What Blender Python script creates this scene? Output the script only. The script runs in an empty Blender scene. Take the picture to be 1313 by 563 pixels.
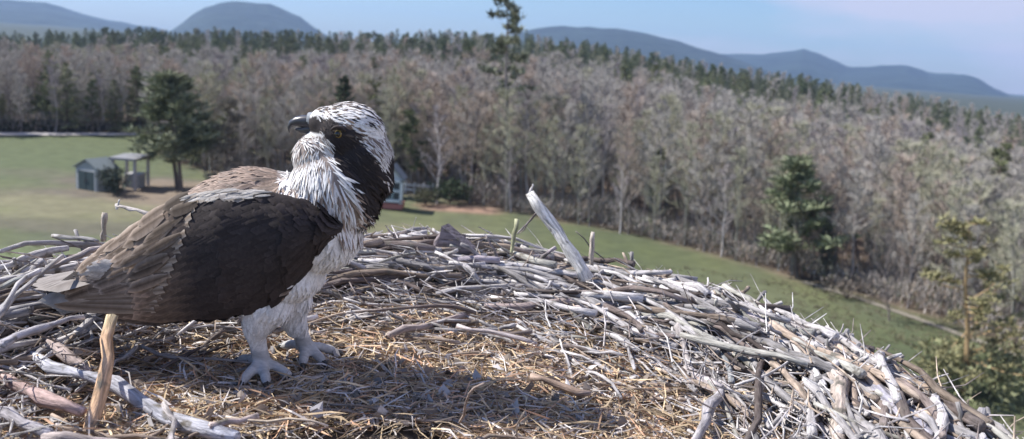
import bpy, math, random
from mathutils import Vector, Matrix, noise
from mathutils.bvhtree import BVHTree
R = math.radians
rnd = random.Random(11)
scene = bpy.context.scene
COL = scene.collection

# ------------------------------------------------------------------ camera
NEST_Z = 10.0
CAM_Z = NEST_Z + 0.55
FPX, PITCH, ROLL = 1100.0, R(10.86), R(4.3)
camd = bpy.data.cameras.new('camera'); cam = bpy.data.objects.new('camera', camd); COL.objects.link(cam)
camd.sensor_width = 36; camd.lens = 36 * FPX / 1313; camd.clip_start = 0.05; camd.clip_end = 20000
CR = Matrix.Rotation(math.pi/2 - PITCH, 3, 'X') @ Matrix.Rotation(ROLL, 3, 'Z')
cam.matrix_world = Matrix.Translation((0, 0, CAM_Z)) @ CR.to_4x4()
camd.dof.use_dof = True; camd.dof.focus_distance = 1.5; camd.dof.aperture_fstop = 5
scene.camera = cam
CP = Vector((0, 0, CAM_Z))
# ------------------------------------------------------------------ world
SUN_EL, SUN_AZ = R(46), math.atan2(-0.97, 0.20)
w = bpy.data.worlds.new("World"); scene.world = w; w.use_nodes = True
nt = w.node_tree; bg = nt.nodes['Background']
sky = nt.nodes.new('ShaderNodeTexSky'); sky.sky_type = 'NISHITA'; sky.sun_disc = False
sky.sun_elevation = SUN_EL; sky.sun_rotation = SUN_AZ; sky.air_density = 1.0; sky.dust_density = 0.6; sky.ozone_density = 3.0
tc = nt.nodes.new('ShaderNodeTexCoord'); mp = nt.nodes.new('ShaderNodeMapping'); mp.inputs['Scale'].default_value = (1.2, 1.2, 5.0)
mp.inputs['Location'].default_value = (0.35, 0.1, 0.3)
nz = nt.nodes.new('ShaderNodeTexNoise'); nz.inputs['Scale'].default_value = 2.2; nz.inputs['Detail'].default_value = 6
rp = nt.nodes.new('ShaderNodeValToRGB'); rp.color_ramp.elements[0].position = .52; rp.color_ramp.elements[1].position = .68
mx = nt.nodes.new('ShaderNodeMix'); mx.data_type = 'RGBA'; mx.inputs['B'].default_value = (5.6, 5.3, 6.5, 1)
ml = nt.nodes.new('ShaderNodeMath'); ml.operation = 'MULTIPLY'; ml.inputs[1].default_value = .75
L = nt.links.new
tint = nt.nodes.new('ShaderNodeVectorMath'); tint.operation = 'MULTIPLY'; tint.inputs[1].default_value = (.76, .89, 1.12)
sx = nt.nodes.new('ShaderNodeSeparateXYZ'); bias = nt.nodes.new('ShaderNodeMath'); bias.operation = 'MULTIPLY_ADD'; bias.inputs[1].default_value = .30
L(tc.outputs['Generated'], sx.inputs[0]); L(sx.outputs['X'], bias.inputs[0]); L(nz.outputs['Fac'], bias.inputs[2])
L(tc.outputs['Generated'], mp.inputs['Vector']); L(mp.outputs[0], nz.inputs['Vector']); L(bias.outputs[0], rp.inputs[0])
L(rp.outputs[0], ml.inputs[0]); L(ml.outputs[0], mx.inputs['Factor']); L(sky.outputs[0], tint.inputs[0]); L(tint.outputs[0], mx.inputs['A']); L(mx.outputs['Result'], bg.inputs['Color'])
bg.inputs['Strength'].default_value = 0.088
sl = bpy.data.lights.new('sun', 'SUN'); sl.energy = 5.0; sl.angle = R(.5); sl.color = (1, .95, .88)
so = bpy.data.objects.new('sun', sl); COL.objects.link(so)
sd = Vector((math.sin(SUN_AZ)*math.cos(SUN_EL), math.cos(SUN_AZ)*math.cos(SUN_EL), math.sin(SUN_EL)))
so.rotation_euler = sd.to_track_quat('Z', 'Y').to_euler(); so.location = (-5, 5, 30)
scene.view_settings.view_transform = 'Standard'; scene.view_settings.look = 'None'
scene.view_settings.exposure = 0.68; scene.view_settings.gamma = 1.0

# ------------------------------------------------------------------ helpers
def ray(px, py): return CR @ Vector(((px-656.5)/FPX, -(py-281.5)/FPX, -1))
def on_z(px, py, z):
    d = ray(px, py); return CP + d * ((z-CAM_Z)/d.z)
def on_y(px, py, y):
    d = ray(px, py); return CP + d * (y/d.y)
def proj(p):
    q = CR.transposed() @ (Vector(p)-CP)
    if q.z > -.01: return None
    return (656.5 + FPX*q.x/-q.z, 281.5 - FPX*q.y/-q.z, -q.z)
def lerp(a, b, t): return a+(b-a)*t
def sstep(a, b, x):
    t = max(0, min(1, (x-a)/(b-a))); return t*t*(3-2*t)
def interp(tab, x):
    if x <= tab[0][0]: return tab[0][1]
    for (a, va), (b, vb) in zip(tab, tab[1:]):
        if x <= b: return lerp(va, vb, (x-a)/(b-a))
    return tab[-1][1]
def tag(o, label=None, cat=None, group=None, kind=None):
    if label: o['label'] = label
    if cat: o['category'] = cat
    if group: o['group'] = group
    if kind: o['kind'] = kind
    return o
def empty(name, loc=(0, 0, 0)):
    o = bpy.data.objects.new(name, None); COL.objects.link(o); o.location = loc; o.empty_display_size = .1; return o
class MB:
    """collects verts / faces with a colour and a grain vector per vertex"""
    def __init__(s): s.v = []; s.f = []; s.c = []; s.g = []
    def add(s, vs, fs, col=(1, 1, 1), grain=None):
        n = len(s.v); s.v.extend(vs); s.f.extend([tuple(i+n for i in f) for f in fs])
        s.c.extend(col if isinstance(col, list) else [col]*len(vs))
        s.g.extend(grain if grain else [tuple(v) for v in vs])
    def tube(s, pts, rad, sides=6, col=(1, 1, 1), cap=True, flat=1.0, seed=0):
        pts = [Vector(p) for p in pts]; vs = []; fs = []; gr = []; up = None; ln = 0
        for i, p in enumerate(pts):
            t = (pts[min(i+1, len(pts)-1)]-pts[max(i-1, 0)]).normalized()
            if up is None: up = Vector((0, 0, 1)) if abs(t.z) < .9 else Vector((1, 0, 0))
            a = t.cross(up)
            if a.length < 1e-6: a = t.orthogonal()
            a.normalize(); b = a.cross(t).normalized(); up = b
            if i: ln += (p-pts[i-1]).length
            for k in range(sides):
                th = 2*math.pi*k/sides
                vs.append(p+a*math.cos(th)*rad[i]+b*math.sin(th)*rad[i]*flat)
                gr.append((ln, math.cos(th)*rad[i]+seed, math.sin(th)*rad[i]))
        for i in range(len(pts)-1):
            for k in range(sides):
                k2 = (k+1) % sides
                fs.append((i*sides+k, i*sides+k2, (i+1)*sides+k2, (i+1)*sides+k))
        if cap:
            fs.append(tuple(range(sides))[::-1]); fs.append(tuple((len(pts)-1)*sides+k for k in range(sides)))
        s.add(vs, fs, col, gr)
    def box(s, c, h, col=(1, 1, 1), rz=0):
        m = Matrix.Rotation(rz, 3, 'Z'); c = Vector(c)
        vs = [c+m@Vector((x*h[0], y*h[1], z*h[2])) for z in (-1, 1) for y in (-1, 1) for x in (-1, 1)]
        s.add(vs, [(0, 2, 3, 1), (4, 5, 7, 6), (0, 1, 5, 4), (2, 6, 7, 3), (0, 4, 6, 2), (1, 3, 7, 5)], col)
    def mesh(s, name, mat, smooth=False, origin=None):
        me = bpy.data.meshes.new(name)
        if origin is not None: o = Vector(origin); vs = [Vector(v)-o for v in s.v]
        else: vs = s.v
        me.from_pydata([tuple(v) for v in vs], [], s.f)
        a = me.color_attributes.new('col', 'FLOAT_COLOR', 'POINT')
        a.data.foreach_set('color', [x for c in s.c for x in (c[0], c[1], c[2], 1)])
        a = me.attributes.new('grain', 'FLOAT_VECTOR', 'POINT'); a.data.foreach_set('vector', [x for g in s.g for x in g])
        if smooth: me.polygons.foreach_set('use_smooth', [True]*len(me.polygons))
        me.materials.append(mat); me.update(); return me
    def build(s, name, mat, parent=None, smooth=False, origin=None):
        o = bpy.data.objects.new(name, s.mesh(name, mat, smooth, origin)); COL.objects.link(o)
        if origin is not None: o.location = origin
        if parent: o.parent = parent
        return o
def material(name, rough=.8, nscale=40, amt=.35, bump=.3, stretch=(1, 1, 1), base=None, spec=.3, dist=.002, sss=0, ramp=None, nscale2=None):
    m = bpy.data.materials.new(name); m.use_nodes = True; t = m.node_tree; n = t.nodes; b = n['Principled BSDF']
    b.inputs['Roughness'].default_value = rough; b.inputs['Specular IOR Level'].default_value = spec
    if base: c = n.new('ShaderNodeRGB'); c.outputs[0].default_value = (*base, 1); co = c.outputs[0]
    else: c = n.new('ShaderNodeAttribute'); c.attribute_name = 'col'; co = c.outputs['Color']
    g = n.new('ShaderNodeAttribute'); g.attribute_name = 'grain'
    mpn = n.new('ShaderNodeMapping'); mpn.inputs['Scale'].default_value = stretch; t.links.new(g.outputs['Vector'], mpn.inputs['Vector'])
    z = n.new('ShaderNodeTexNoise'); z.inputs['Scale'].default_value = nscale; z.inputs['Detail'].default_value = 5; z.inputs['Roughness'].default_value = .65
    t.links.new(mpn.outputs[0], z.inputs['Vector'])
    mr = n.new('ShaderNodeMapRange'); mr.inputs['From Min'].default_value = .3; mr.inputs['From Max'].default_value = .7
    mr.inputs['To Min'].default_value = 1-amt; mr.inputs['To Max'].default_value = 1+amt; t.links.new(z.outputs['Fac'], mr.inputs['Value'])
    vm = n.new('ShaderNodeVectorMath'); vm.operation = 'SCALE'; t.links.new(co, vm.inputs[0]); t.links.new(mr.outputs[0], vm.inputs['Scale'])
    out = vm.outputs[0]
    if nscale2:
        z2 = n.new('ShaderNodeTexNoise'); z2.inputs['Scale'].default_value = nscale2[0]; z2.inputs['Detail'].default_value = 3
        t.links.new(g.outputs['Vector'], z2.inputs['Vector'])
        r2 = n.new('ShaderNodeValToRGB'); r2.color_ramp.elements[0].position = nscale2[1]; r2.color_ramp.elements[1].position = nscale2[1]+.1
        t.links.new(z2.outputs['Fac'], r2.inputs[0])
        m2 = n.new('ShaderNodeMix'); m2.data_type = 'RGBA'; m2.inputs['B'].default_value = (*nscale2[2], 1)
        t.links.new(r2.outputs[0], m2.inputs['Factor']); t.links.new(out, m2.inputs['A']); out = m2.outputs['Result']
    t.links.new(out, b.inputs['Base Color'])
    if bump:
        bn = n.new('ShaderNodeBump'); bn.inputs['Strength'].default_value = bump; bn.inputs['Distance'].default_value = dist
        t.links.new(z.outputs['Fac'], bn.inputs['Height']); t.links.new(bn.outputs[0], b.inputs['Normal'])
    return m
M_stick = material('weathered_stick', .9, 170, .6, 1, (.16, 1, 1), dist=.004, spec=.15, nscale2=(34, .60, (.16, .145, .125)))
M_straw = material('dry_straw', .8, 30, .2, 0)
M_bed = material('nest_litter', .95, 35, .5, 1, dist=.01)
M_feather = material('plumage', .75, 180, .22, .3, (.3, 1, 1), spec=.2)
M_skin = material('scaly_skin', .6, 400, .15, .5, dist=.001)
M_horn = material('dark_horn', .3, 60, .15, 0, spec=.5)
M_eye = material('glossy_eye', .08, 60, .1, 0, spec=.8)
M_trunk = material('tree_bark', .9, 6, .3, .4, (.3, 1, 1), dist=.02)
M_twig = material('bare_twigs', 1, 1.5, .12, 0, spec=0)
M_needle = material('conifer_needles', .8, 2.5, .4, 0)
M_paint = material('weathered_paint', .6, 3, .12, .1)
M_ground = material('ground_cover', .95, .9, .22, .5, (1, 1, 1), dist=.05)
M_hill = material('wooded_hillside', .95, .008, .55, 1, dist=20)

# ------------------------------------------------------------------ terrain
ETAB = [(R(-40), -.020), (R(-31), -.014), (R(-24), .0), (R(-14), .010), (R(-2), .024), (R(3), .024), (R(10), .016), (R(18), .006), (R(25), -.006), (R(31), -.016), (R(40), -.02)]
def H(x, y):
    d = math.hypot(x, y)
    if d < 55: return 0.0 + .12*noise.noise((x*.06, y*.06, 0))*sstep(3, 20, d)
    az = math.atan2(x, max(y, .01)) if y > 0 else (R(40) if x > 0 else R(-40))
    e = interp(ETAB, az)
    far = -1.2 + (e-.034*(1-sstep(60, 300, d)))*min(d, 420) - .01*max(0, d-420)
    d0 = max(55, min(104, interp(EDGE, az)+4)); h = lerp(0, far, sstep(d0, d0+90, d))
    if d > 420: h = lerp(h, -3, sstep(420, 1400, d))
    return h + .12*noise.noise((x*.06, y*.06, 0)) + 1.5*sstep(120, 300, d)*noise.noise((x*.012, y*.012, 3))
EDGE_PX = [(-150, 172), (0, 171), (185, 171), (215, 205), (300, 232), (420, 243), (520, 247), (600, 262), (700, 281), (850, 312), (1000, 352), (1100, 378), (1170, 402), (1313, 455), (1450, 520)]
EDGE = []
for px, py in EDGE_PX:
    p = on_z(px, py, 0); EDGE.append((math.atan2(p.x, p.y), math.hypot(p.x, p.y)))
def edge_d(az): return interp(EDGE, az)
def hz(px, py):
    d = ray(px, py); t = 3.0
    for i in range(4000):
        p = CP + d*t
        if p.z < H(p.x, p.y): return Vector((p.x, p.y, H(p.x, p.y)))
        t += .25
    return p
PATCH = []   # bare-earth patches (world x, y, rx, ry, colour, strength)
def patch(px, py, rx, ry, col, s=1.0):
    p = hz(px, py); PATCH.append((p.x, p.y, rx, ry, col, s))
DIRT = (.122, .104, .082)
patch(130, 258, 9, 4.5, DIRT, .95); patch(60, 285, 9, 2.2, DIRT, .6); patch(205, 240, 7, 4, DIRT, .95); patch(90, 225, 6, 2, DIRT, .35); patch(20, 330, 4, 2, (.12, .15, .07), .8); patch(30, 262, 10, 3.5, (.2, .2, .1), .5)
patch(590, 268, 3.2, 1.6, (.26, .17, .125), 1); patch(535, 243, 5, 3, (.28, .26, .23), .8); patch(270, 250, 9, 5, (.2, .16, .12), .9)
patch(540, 300, 6, 3, (.17, .15, .09), .4)
g = MB(); vs = []; cols = []; fs = []
azs = [R(-75+i*.5) for i in range(301)]
rs = [0.0]; r = 4.0
while r < 7000:
    rs.append(r); r *= 1.022 if r < 150 else 1.06
for r in rs:
    for a in azs:
        x, y = r*math.sin(a), r*math.cos(a); vs.append((x, y, H(x, y)))
        n1 = noise.noise((x*.08, y*.08, 1)); n2 = noise.noise((x*.5, y*.2, 5))
        c = [.100+.03*n1+.02*n2, .112+.02*n1+.02*n2, .058+.02*n1]
        lawn = sstep(R(-20), R(-26), a)*sstep(58, 72, r)
        c = [lerp(c[i], (.088, .108, .052)[i], lawn) for i in range(3)]
        for X, Y, rx, ry, pc, s in PATCH:
            q = ((x-X)/rx)**2+((y-Y)/ry)**2
            if q < 2.2:
                k = s*sstep(1.3, .5, q+.5*n2+.4*n1); c = [lerp(c[i], pc[i], k) for i in range(3)]
        ed = edge_d(a)
        k = sstep(ed-1.0, ed+1.2, r+1.2*n2+n1); c = [lerp(c[i], (.17, .13, .10)[i], k) for i in range(3)]
        k = sstep(380, 480, r); c = [lerp(c[i], (.05, .06, .04)[i], k) for i in range(3)]
        cols.append(tuple(c))
na = len(azs)
for i in range(len(rs)-1):
    for j in range(na-1): fs.append((i*na+j, i*na+j+1, (i+1)*na+j+1, (i+1)*na+j))
g.add(vs, fs, cols); tag(g.build('ground', M_ground, smooth=True), kind='structure')
# the ground under and behind the camera
g = MB(); b = [(7000*math.sin(R(75+i*10.5)), 7000*math.cos(R(75+i*10.5)), -3.0) for i in range(21)]
g.add([(0, 0, -.05)]+[(p[0]*.05, p[1]*.05, -.05) for p in b]+b, [(0, i+2, i+1) for i in range(20)]+[(1+i, 2+i, 23+i, 22+i) for i in range(20)], (.2, .21, .11))
tag(g.build('field', M_ground), kind='structure')
# pale track along the edge of the wood, and the road behind the far field
def strip(name, pts, wd, z, col):
    g = MB(); n = len(pts); vs = []
    for i, p in enumerate(pts):
        t = (pts[min(i+1, n-1)]-pts[max(i-1, 0)]); t.z = 0; t.normalize(); s = Vector((-t.y, t.x, 0))*wd*(.5+.12*noise.noise((i*.7, 0, 0)))
        for k in (-1, 0, 1):
            q = p+s*k; vs.append((q.x, q.y, H(q.x, q.y)+z))
    g.add(vs, [(i*3+k, i*3+k+1, i*3+k+4, i*3+k+3) for i in range(n-1) for k in (0, 1)], col)
    return tag(g.build(name, M_ground, smooth=True), kind='structure')
def poly(pix, n):
    pw = [hz(*p) for p in pix]; out = []
    for i in range(n+1):
        t = i/n*(len(pw)-1); k = min(int(t), len(pw)-2); out.append(pw[k].lerp(pw[k+1], t-k))
    return out
strip('path', poly([(1030, 363), (1100, 384), (1170, 408), (1240, 434), (1330, 468)], 40), .5, .04, (.22, .20, .165))
strip('road', poly([(-60, 173.5), (60, 173.5), (185, 173.5)], 30), 2.2, .12, (.5, .47, .44))

# ------------------------------------------------------------------ far hills (real relief, polar patch each)
def hill(name, prof, r0, r1, seed, col):
    # prof: (px, py of skyline) in order; relief is a ridge whose crest is in the middle of the patch
    pr = []
    for px, py in prof:
        d = ray(px, py); pr.append((math.atan2(d.x, d.y), d.z/math.hypot(d.x, d.y)))
    a0, a1 = pr[0][0], pr[-1][0]; NA = int((a1-a0)/R(.12))+2; NR = 26; g = MB(); vs = []
    rc = (r0+r1)/2
    for i in range(NR+1):
        t = i/NR; r = lerp(r0, r1, t)
        for j in range(NA+1):
            a = lerp(a0, a1, j/NA); el = interp(pr, a)
            top = CAM_Z + el*rc
            prof_r = max(0, 1-abs(2*t-1))**.8 if t < .5 else max(0, 1-abs(2*t-1))**.9
            x, y = r*math.sin(a), r*math.cos(a)
            n = noise.fractal((x*.004, y*.004, seed), 1, 2, 4)
            z = -8 + (top+8)*prof_r*(1+.05*n*(1-prof_r)*4) + (7*n*prof_r if t != .5 else 4*noise.noise((x*.02, y*.02, seed)))
            vs.append((x, y, z))
    fs = [(i*(NA+1)+j, i*(NA+1)+j+1, (i+1)*(NA+1)+j+1, (i+1)*(NA+1)+j) for i in range(NR) for j in range(NA)]
    g.add(vs, fs, col); return tag(g.build(name, M_hill, smooth=True), kind='structure')
HC = (.022, .034, .030)
hill('hills', [(-420, 60), (-330, 10), (-200, -25), (-80, -8), (0, 0), (60, 3), (80, 9), (105, 18), (150, 28), (200, 36), (260, 60)], 2300, 4000, 1, HC)
hill('hill', [(190, 60), (232, 30), (245, 20), (262, 10), (280, 4), (300, 2), (325, 3), (345, 5), (365, 12), (385, 22), (400, 34), (440, 60)], 2000, 3200, 2, HC)
hill('mountain', [(560, 100), (620, 60), (665, 42), (690, 36), (720, 33), (760, 36), (800, 37), (830, 43), (870, 53), (905, 64), (950, 78), (1010, 100), (1040, 110)], 1900, 3000, 3, HC)
hill('mountains', [(860, 105), (905, 70), (940, 69), (980, 69), (1010, 66), (1030, 62), (1050, 68), (1070, 78), (1085, 85), (1110, 86), (1130, 84), (1165, 84), (1190, 93), (1235, 95), (1255, 101), (1275, 114), (1300, 125), (1340, 140), (1400, 160)], 2600, 4400, 4, HC)

# ------------------------------------------------------------------ trees
def rv(r, s=1.0): return Vector((r.uniform(-s, s), r.uniform(-s, s), r.uniform(-s, s)))
def blade(mb, p, d, w, col, r):
    d = Vector(d); s = d.cross(rv(r)).normalized()*w*.5
    mb.add([p-s, p+s, p+d], [(0, 1, 2)], col)
def bare_tree(seed, h, tw, bark, nb=24, spread=.34, lowest=.22, droop=0.0):
    r = random.Random(seed); T = MB(); C = MB()
    pts = []; x = y = 0
    for i in range(9):
        pts.append(Vector((x, y, h*.93*i/8))); x += r.gauss(0, h*.009); y += r.gauss(0, h*.009)
    T.tube(pts, [h*.0095*(1-i/8.6)+.012 for i in range(9)], 6, bark, cap=False, seed=seed)
    for b_ in range(nb):
        f = lowest+(.97-lowest)*(b_+r.random())/nb; k = min(int(f*8/.93), 7)
        p = pts[k].lerp(pts[min(k+1, 8)], min(1, f*8/.93-k)); a = b_*2.4+r.uniform(-.6, .6)
        el = R(r.uniform(18, 52))-droop; ln = h*spread*(1.06-f)**.75*r.uniform(.6, 1.15)
        d = Vector((math.cos(a)*math.cos(el), math.sin(a)*math.cos(el), math.sin(el)))
        bp = [p]; dd = d.copy()
        for i in range(4): dd = (dd+rv(r, .22)+Vector((0, 0, .14))).normalized(); bp.append(bp[-1]+dd*ln/4)
        T.tube(bp, [h*.0042*(1-i/4.6) for i in range(5)], 3, bark, cap=False)
        for q in range(7):
            u = .15+.85*(q+r.random())/7; kk = min(int(u*4), 3); s0 = bp[kk].lerp(bp[kk+1], u*4-kk)
            sdv = (dd+rv(r, .8)+Vector((0, 0, .35))).normalized(); sl_ = ln*r.uniform(.22, .5)*(1.15-.4*u)
            s1 = s0+sdv*sl_*.5; s2 = s1+(sdv+rv(r, .3)).normalized()*sl_*.5
            C.tube([s0, s1, s2], [.014, .009, .004], 3, tw, cap=False)
            for t_ in range(15):
                v_ = r.random(); b0 = s0.lerp(s1, v_*2) if v_ < .5 else s1.lerp(s2, v_*2-1)
                td = (sdv+rv(r, .95)+Vector((0, 0, .4))).normalized()*r.uniform(.25, .75)*h/11
                k = r.uniform(.75, 1.3); blade(C, b0, td, r.uniform(.016, .034), tuple(c*k for c in tw), r)
    return T.mesh('trunk', M_trunk), C.mesh('crown', M_twig)
def conifer(seed, h, col, wid=.2, gap=.36, bark=(.13, .10, .085), ragged=.3, base=.1, leaf=1.0):
    r = random.Random(seed); T = MB(); C = MB()
    pts = [Vector((r.gauss(0, h*.003), r.gauss(0, h*.003), h*i/8)) for i in range(9)]
    T.tube(pts, [h*.014*(1-i/8.2) for i in range(9)], 6, bark, cap=False, seed=seed)
    z = h*base
    while z < h*.985:
        f = z/h; Lb = h*wid*(1-f)**.85+.12
        for k in range(r.randint(5, 8)):
            if r.random() < ragged*.5: continue
            a = r.uniform(0, 6.283); ln = Lb*r.uniform(1-ragged*1.4, 1+ragged*.7)
            el = R(lerp(-14, 28, f))+r.gauss(0, .12)
            d = Vector((math.cos(a)*math.cos(el), math.sin(a)*math.cos(el), math.sin(el))); p0 = Vector((0, 0, z))
            T.tube([p0, p0+d*ln*.9], [.022, .006], 3, bark, cap=False)
            n = max(3, int(ln/.15))
            for s in range(n):
                u = (s+1)/n; p = p0+d*ln*u+Vector((0, 0, .10*ln*u*u))
                side = d.cross(Vector((0, 0, 1))).normalized()
                for q in (-1, 1, 0):
                    kk = r.uniform(.55, 1.5); c = tuple(x*kk for x in col)
                    ld = (d*.8+side*q*r.uniform(.5, 1.1)+Vector((0, 0, r.uniform(-.45, .3)))).normalized()*r.uniform(.16, .34)*(1.25-.5*u)*leaf
                    blade(C, p+rv(r, .04), ld, r.uniform(.08, .15)*leaf, c, r)
        z += gap*r.uniform(.7, 1.3)*(1.1-.5*f)
    for k in range(16): blade(C, Vector((0, 0, h*(.93+.06*r.random()))), (r.uniform(-.1, .1), r.uniform(-.1, .1), r.uniform(.2, .4)), .05, col, r)
    return T.mesh('trunk', M_trunk), C.mesh('crown', M_needle)
def pine(seed, h, col, spread=.24, nb=26, low=.3, clump=.45, bark=(.16, .13, .11), dens=44, lsz=1.0, twin=False, crowny=1.0):
    r = random.Random(seed); T = MB(); C = MB()
    for tx in ((-.35, .35) if twin else (0,)):
        pts = [Vector((tx+r.gauss(0, h*.005), r.gauss(0, h*.005), h*.97*i/8)) for i in range(9)]
        T.tube(pts, [h*.013*(1-i/8.6)+.01 for i in range(9)], 6, bark, cap=False, seed=seed)
        for b_ in range(nb):
            f = low+(1-low)*(b_+r.random()*.8)/nb; p = Vector((tx, 0, h*.97*f)); a = r.uniform(0, 6.283)
            ln = h*spread*max(.12, (1.08-f)**.7)*r.uniform(.5, 1.15)*(sstep(low-.25, low+.15, f)*.5+.5)
            el = R(r.uniform(-8, 26)); d = Vector((math.cos(a)*math.cos(el), math.sin(a)*math.cos(el), math.sin(el)))
            bp = [p, p+d*ln*.5+Vector((0, 0, -.02*ln)), p+d*ln+Vector((0, 0, .1*ln))]
            T.tube(bp, [h*.0045, h*.003, .008], 3, bark, cap=False)
            for q in range(5):
                u = .42+.6*q/4; c0 = bp[0].lerp(bp[2], u)+rv(r, clump*.45)*.8; rr = clump*r.uniform(.55, 1.1)
                kk0 = r.uniform(.7, 1.3)
                for l in range(dens//2):
                    v = rv(r).normalized()*rr*r.random()**.5; v.z *= .5
                    kk = kk0*r.uniform(.7, 1.35)
                    blade(C, c0+v*.6, (v*.35+Vector((r.uniform(-.12, .12), r.uniform(-.12, .12), r.uniform(.0, .22))))*lsz, r.uniform(.05, .11)*lsz, tuple(x*kk for x in col), r)
    return T.mesh('trunk', M_trunk), C.mesh('crown', M_needle)
GREY, PINK, OLIVE = (.455, .43, .395), (.46, .39, .335), (.44, .43, .33)
VAR = {
 'g': [bare_tree(s, 10, GREY, (.25, .225, .22), spread=sp, lowest=lo) for s, sp, lo in ((1, .34, .2), (2, .3, .3), (3, .38, .25), (4, .33, .35))],
 'p': [bare_tree(s, 10, PINK, (.23, .20, .19), spread=.36) for s in (5, 6)],
 'o': [bare_tree(s, 10, OLIVE, (.27, .26, .23), spread=.3) for s in (7,)],
 'b': [bare_tree(s, 10, (.36, .33, .33), (.5, .47, .46), nb=18, spread=.25, lowest=.35) for s in (8, 9)],
 'c': [conifer(s, 10, c, wd) for s, c, wd in ((10, (.17, .20, .11), .25), (11, (.20, .22, .12), .29), (12, (.16, .185, .115), .22))],
 'k': [pine(13, 10, (.12, .15, .075), .26, 24, .35, .55, lsz=1.3), pine(14, 10, (.14, .155, .08), .24, 22, .4, .5, lsz=1.3)],
}
KIND = {'g': ('bare_tree', 'tree'), 'p': ('maple_tree', 'tree'), 'o': ('poplar_tree', 'tree'), 'b': ('birch_tree', 'tree'), 'c': ('spruce_tree', 'tree'), 'k': ('pine_tree', 'tree')}
LAB = {'g': 'bare grey leafless tree', 'p': 'bare tree with reddish brown buds', 'o': 'tree with faint yellow green buds', 'b': 'bare tree with pale trunk', 'c': 'narrow dark green spruce', 'k': 'open crowned green pine'}
GRP = {'g': 'bare grey trees in the front of the wood', 'p': 'reddish budding trees in the front of the wood', 'o': 'yellow green budding trees in the front of the wood', 'b': 'pale trunked trees in the front of the wood', 'c': 'dark spruces in the front of the wood', 'k': 'green pines in the front of the wood'}
def lean_rot(az, r, amt=1.0):
    # trees lean a little, those on the falling ground to the right lean back up the slope
    a = -R(interp([(R(-31), .5), (R(0), 2.4), (R(31), 6.5)], az))*amt
    return (Matrix.Rotation(a+R(r.gauss(0, 1.8)), 3, 'Y') @ Matrix.Rotation(R(r.gauss(0, 1.5)), 3, 'X') @ Matrix.Rotation(r.uniform(0, 6.283), 3, 'Z')).to_euler()
def put_tree(meshes, name, loc, rot, scl, label, group=None, cat='tree'):
    t = empty(name, loc); t.rotation_euler = rot; t.scale = scl; tag(t, label, cat, group)
    for me in meshes:
        o = bpy.data.objects.new(me.name.split('.')[0], me); COL.objects.link(o); o.parent = t
    return t
def where(az):
    for lim, txt in ((R(-26), 'beyond the far field'), (R(-19), 'behind the shed'), (R(-10), 'behind the bird\'s head'), (R(-2), 'left of the tall pine'), (R(6), 'behind the white branch'),
                     (R(12), 'right of the white branch'), (R(17), 'left of the lone pine'), (R(22), 'behind the lone pine'), (R(27), 'right of the lone pine')):
        if az < lim: return txt
    return 'at the far right'
cand = []; tr = random.Random(5)
tries = 0
grid = {}
while len(cand) < 7600 and tries < 60000:
    tries += 1
    az = R(tr.uniform(-36, 36)); ed = edge_d(az); u = tr.random()
    depth = 260*u**1.55 + .4
    d = ed+depth
    if d > 420: continue
    x, y = d*math.sin(az), d*math.cos(az)
    sp = lerp(1.5, 4.2, sstep(0, 220, depth)); key = (int(x/sp), int(y/sp), int(sp*2))
    if key in grid: continue
    grid[key] = 1
    e = math.degrees(az); n1 = noise.noise((x*.03, y*.03, 7)); n2 = noise.noise((x*.05, y*.05, 17))
    pc = .07 + .30*sstep(25, 60, depth)*(n2 > 0) + .56*sstep(70, 160, depth) + .10*sstep(-20, -27, e) + (.25 if n1 > .2 else 0)
    if e < -6: pc += .06*(n2 > -.05)
    if e > 20: pc *= .6
    if 0 < e < 24 and depth < 60: pc *= .35
    q = tr.random()
    if q < pc: k = 'c' if tr.random() < .68 else 'k'
    else:
        q = tr.random(); pk = .22+.35*(n2 > .05)+(.2 if -26 < e < -3 else 0)
        k = 'p' if q < pk*.55 else ('b' if q > .93 else ('o' if n1 < -.1 and q > .55 else 'g'))
    cand.append((depth, d, az, x, y, k))
cand.sort(key=lambda c: c[0])
cnt = {}; stuffpts = []
LIM = {'g': 230, 'p': 110, 'b': 40, 'o': 50, 'c': 110, 'k': 50}
HGT = [(R(-31), .95), (R(-14), 1.05), (R(0), 1.12), (R(8), 1.05), (R(18), .95), (R(31), .84)]
proto_obj = {}
for depth, d, az, x, y, k in cand:
    vi = tr.randrange(len(VAR[k])); hh = interp(HGT, az)*tr.uniform(.72, 1.12)
    if k in 'ck': hh *= tr.uniform(.65, 1.08) if depth < 40 else tr.uniform(.92, 1.08)
    hh *= lerp(.80, 1.03, sstep(8, 70, depth))
    if depth < 3: hh *= .85
    wdt = hh*tr.uniform(.9, 1.3); rot = lean_rot(az, tr); z = H(x, y)-.05
    inview = abs(az) < R(30.5)
    if inview and cnt.get(k, 0) < LIM[k]:
        cnt[k] = cnt.get(k, 0)+1
        lab = LAB[k]+' '+where(az)
        t = put_tree(VAR[k][vi], KIND[k][0], (x, y, z), rot, (wdt, wdt, hh), lab, lab.replace('tree', 'trees', 1) if 'tree' in lab else lab)
        if (k, vi) not in proto_obj: proto_obj[(k, vi)] = list(t.children)
    else: stuffpts.append((x, y, z, rot, (wdt, wdt, hh), k, vi))
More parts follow.
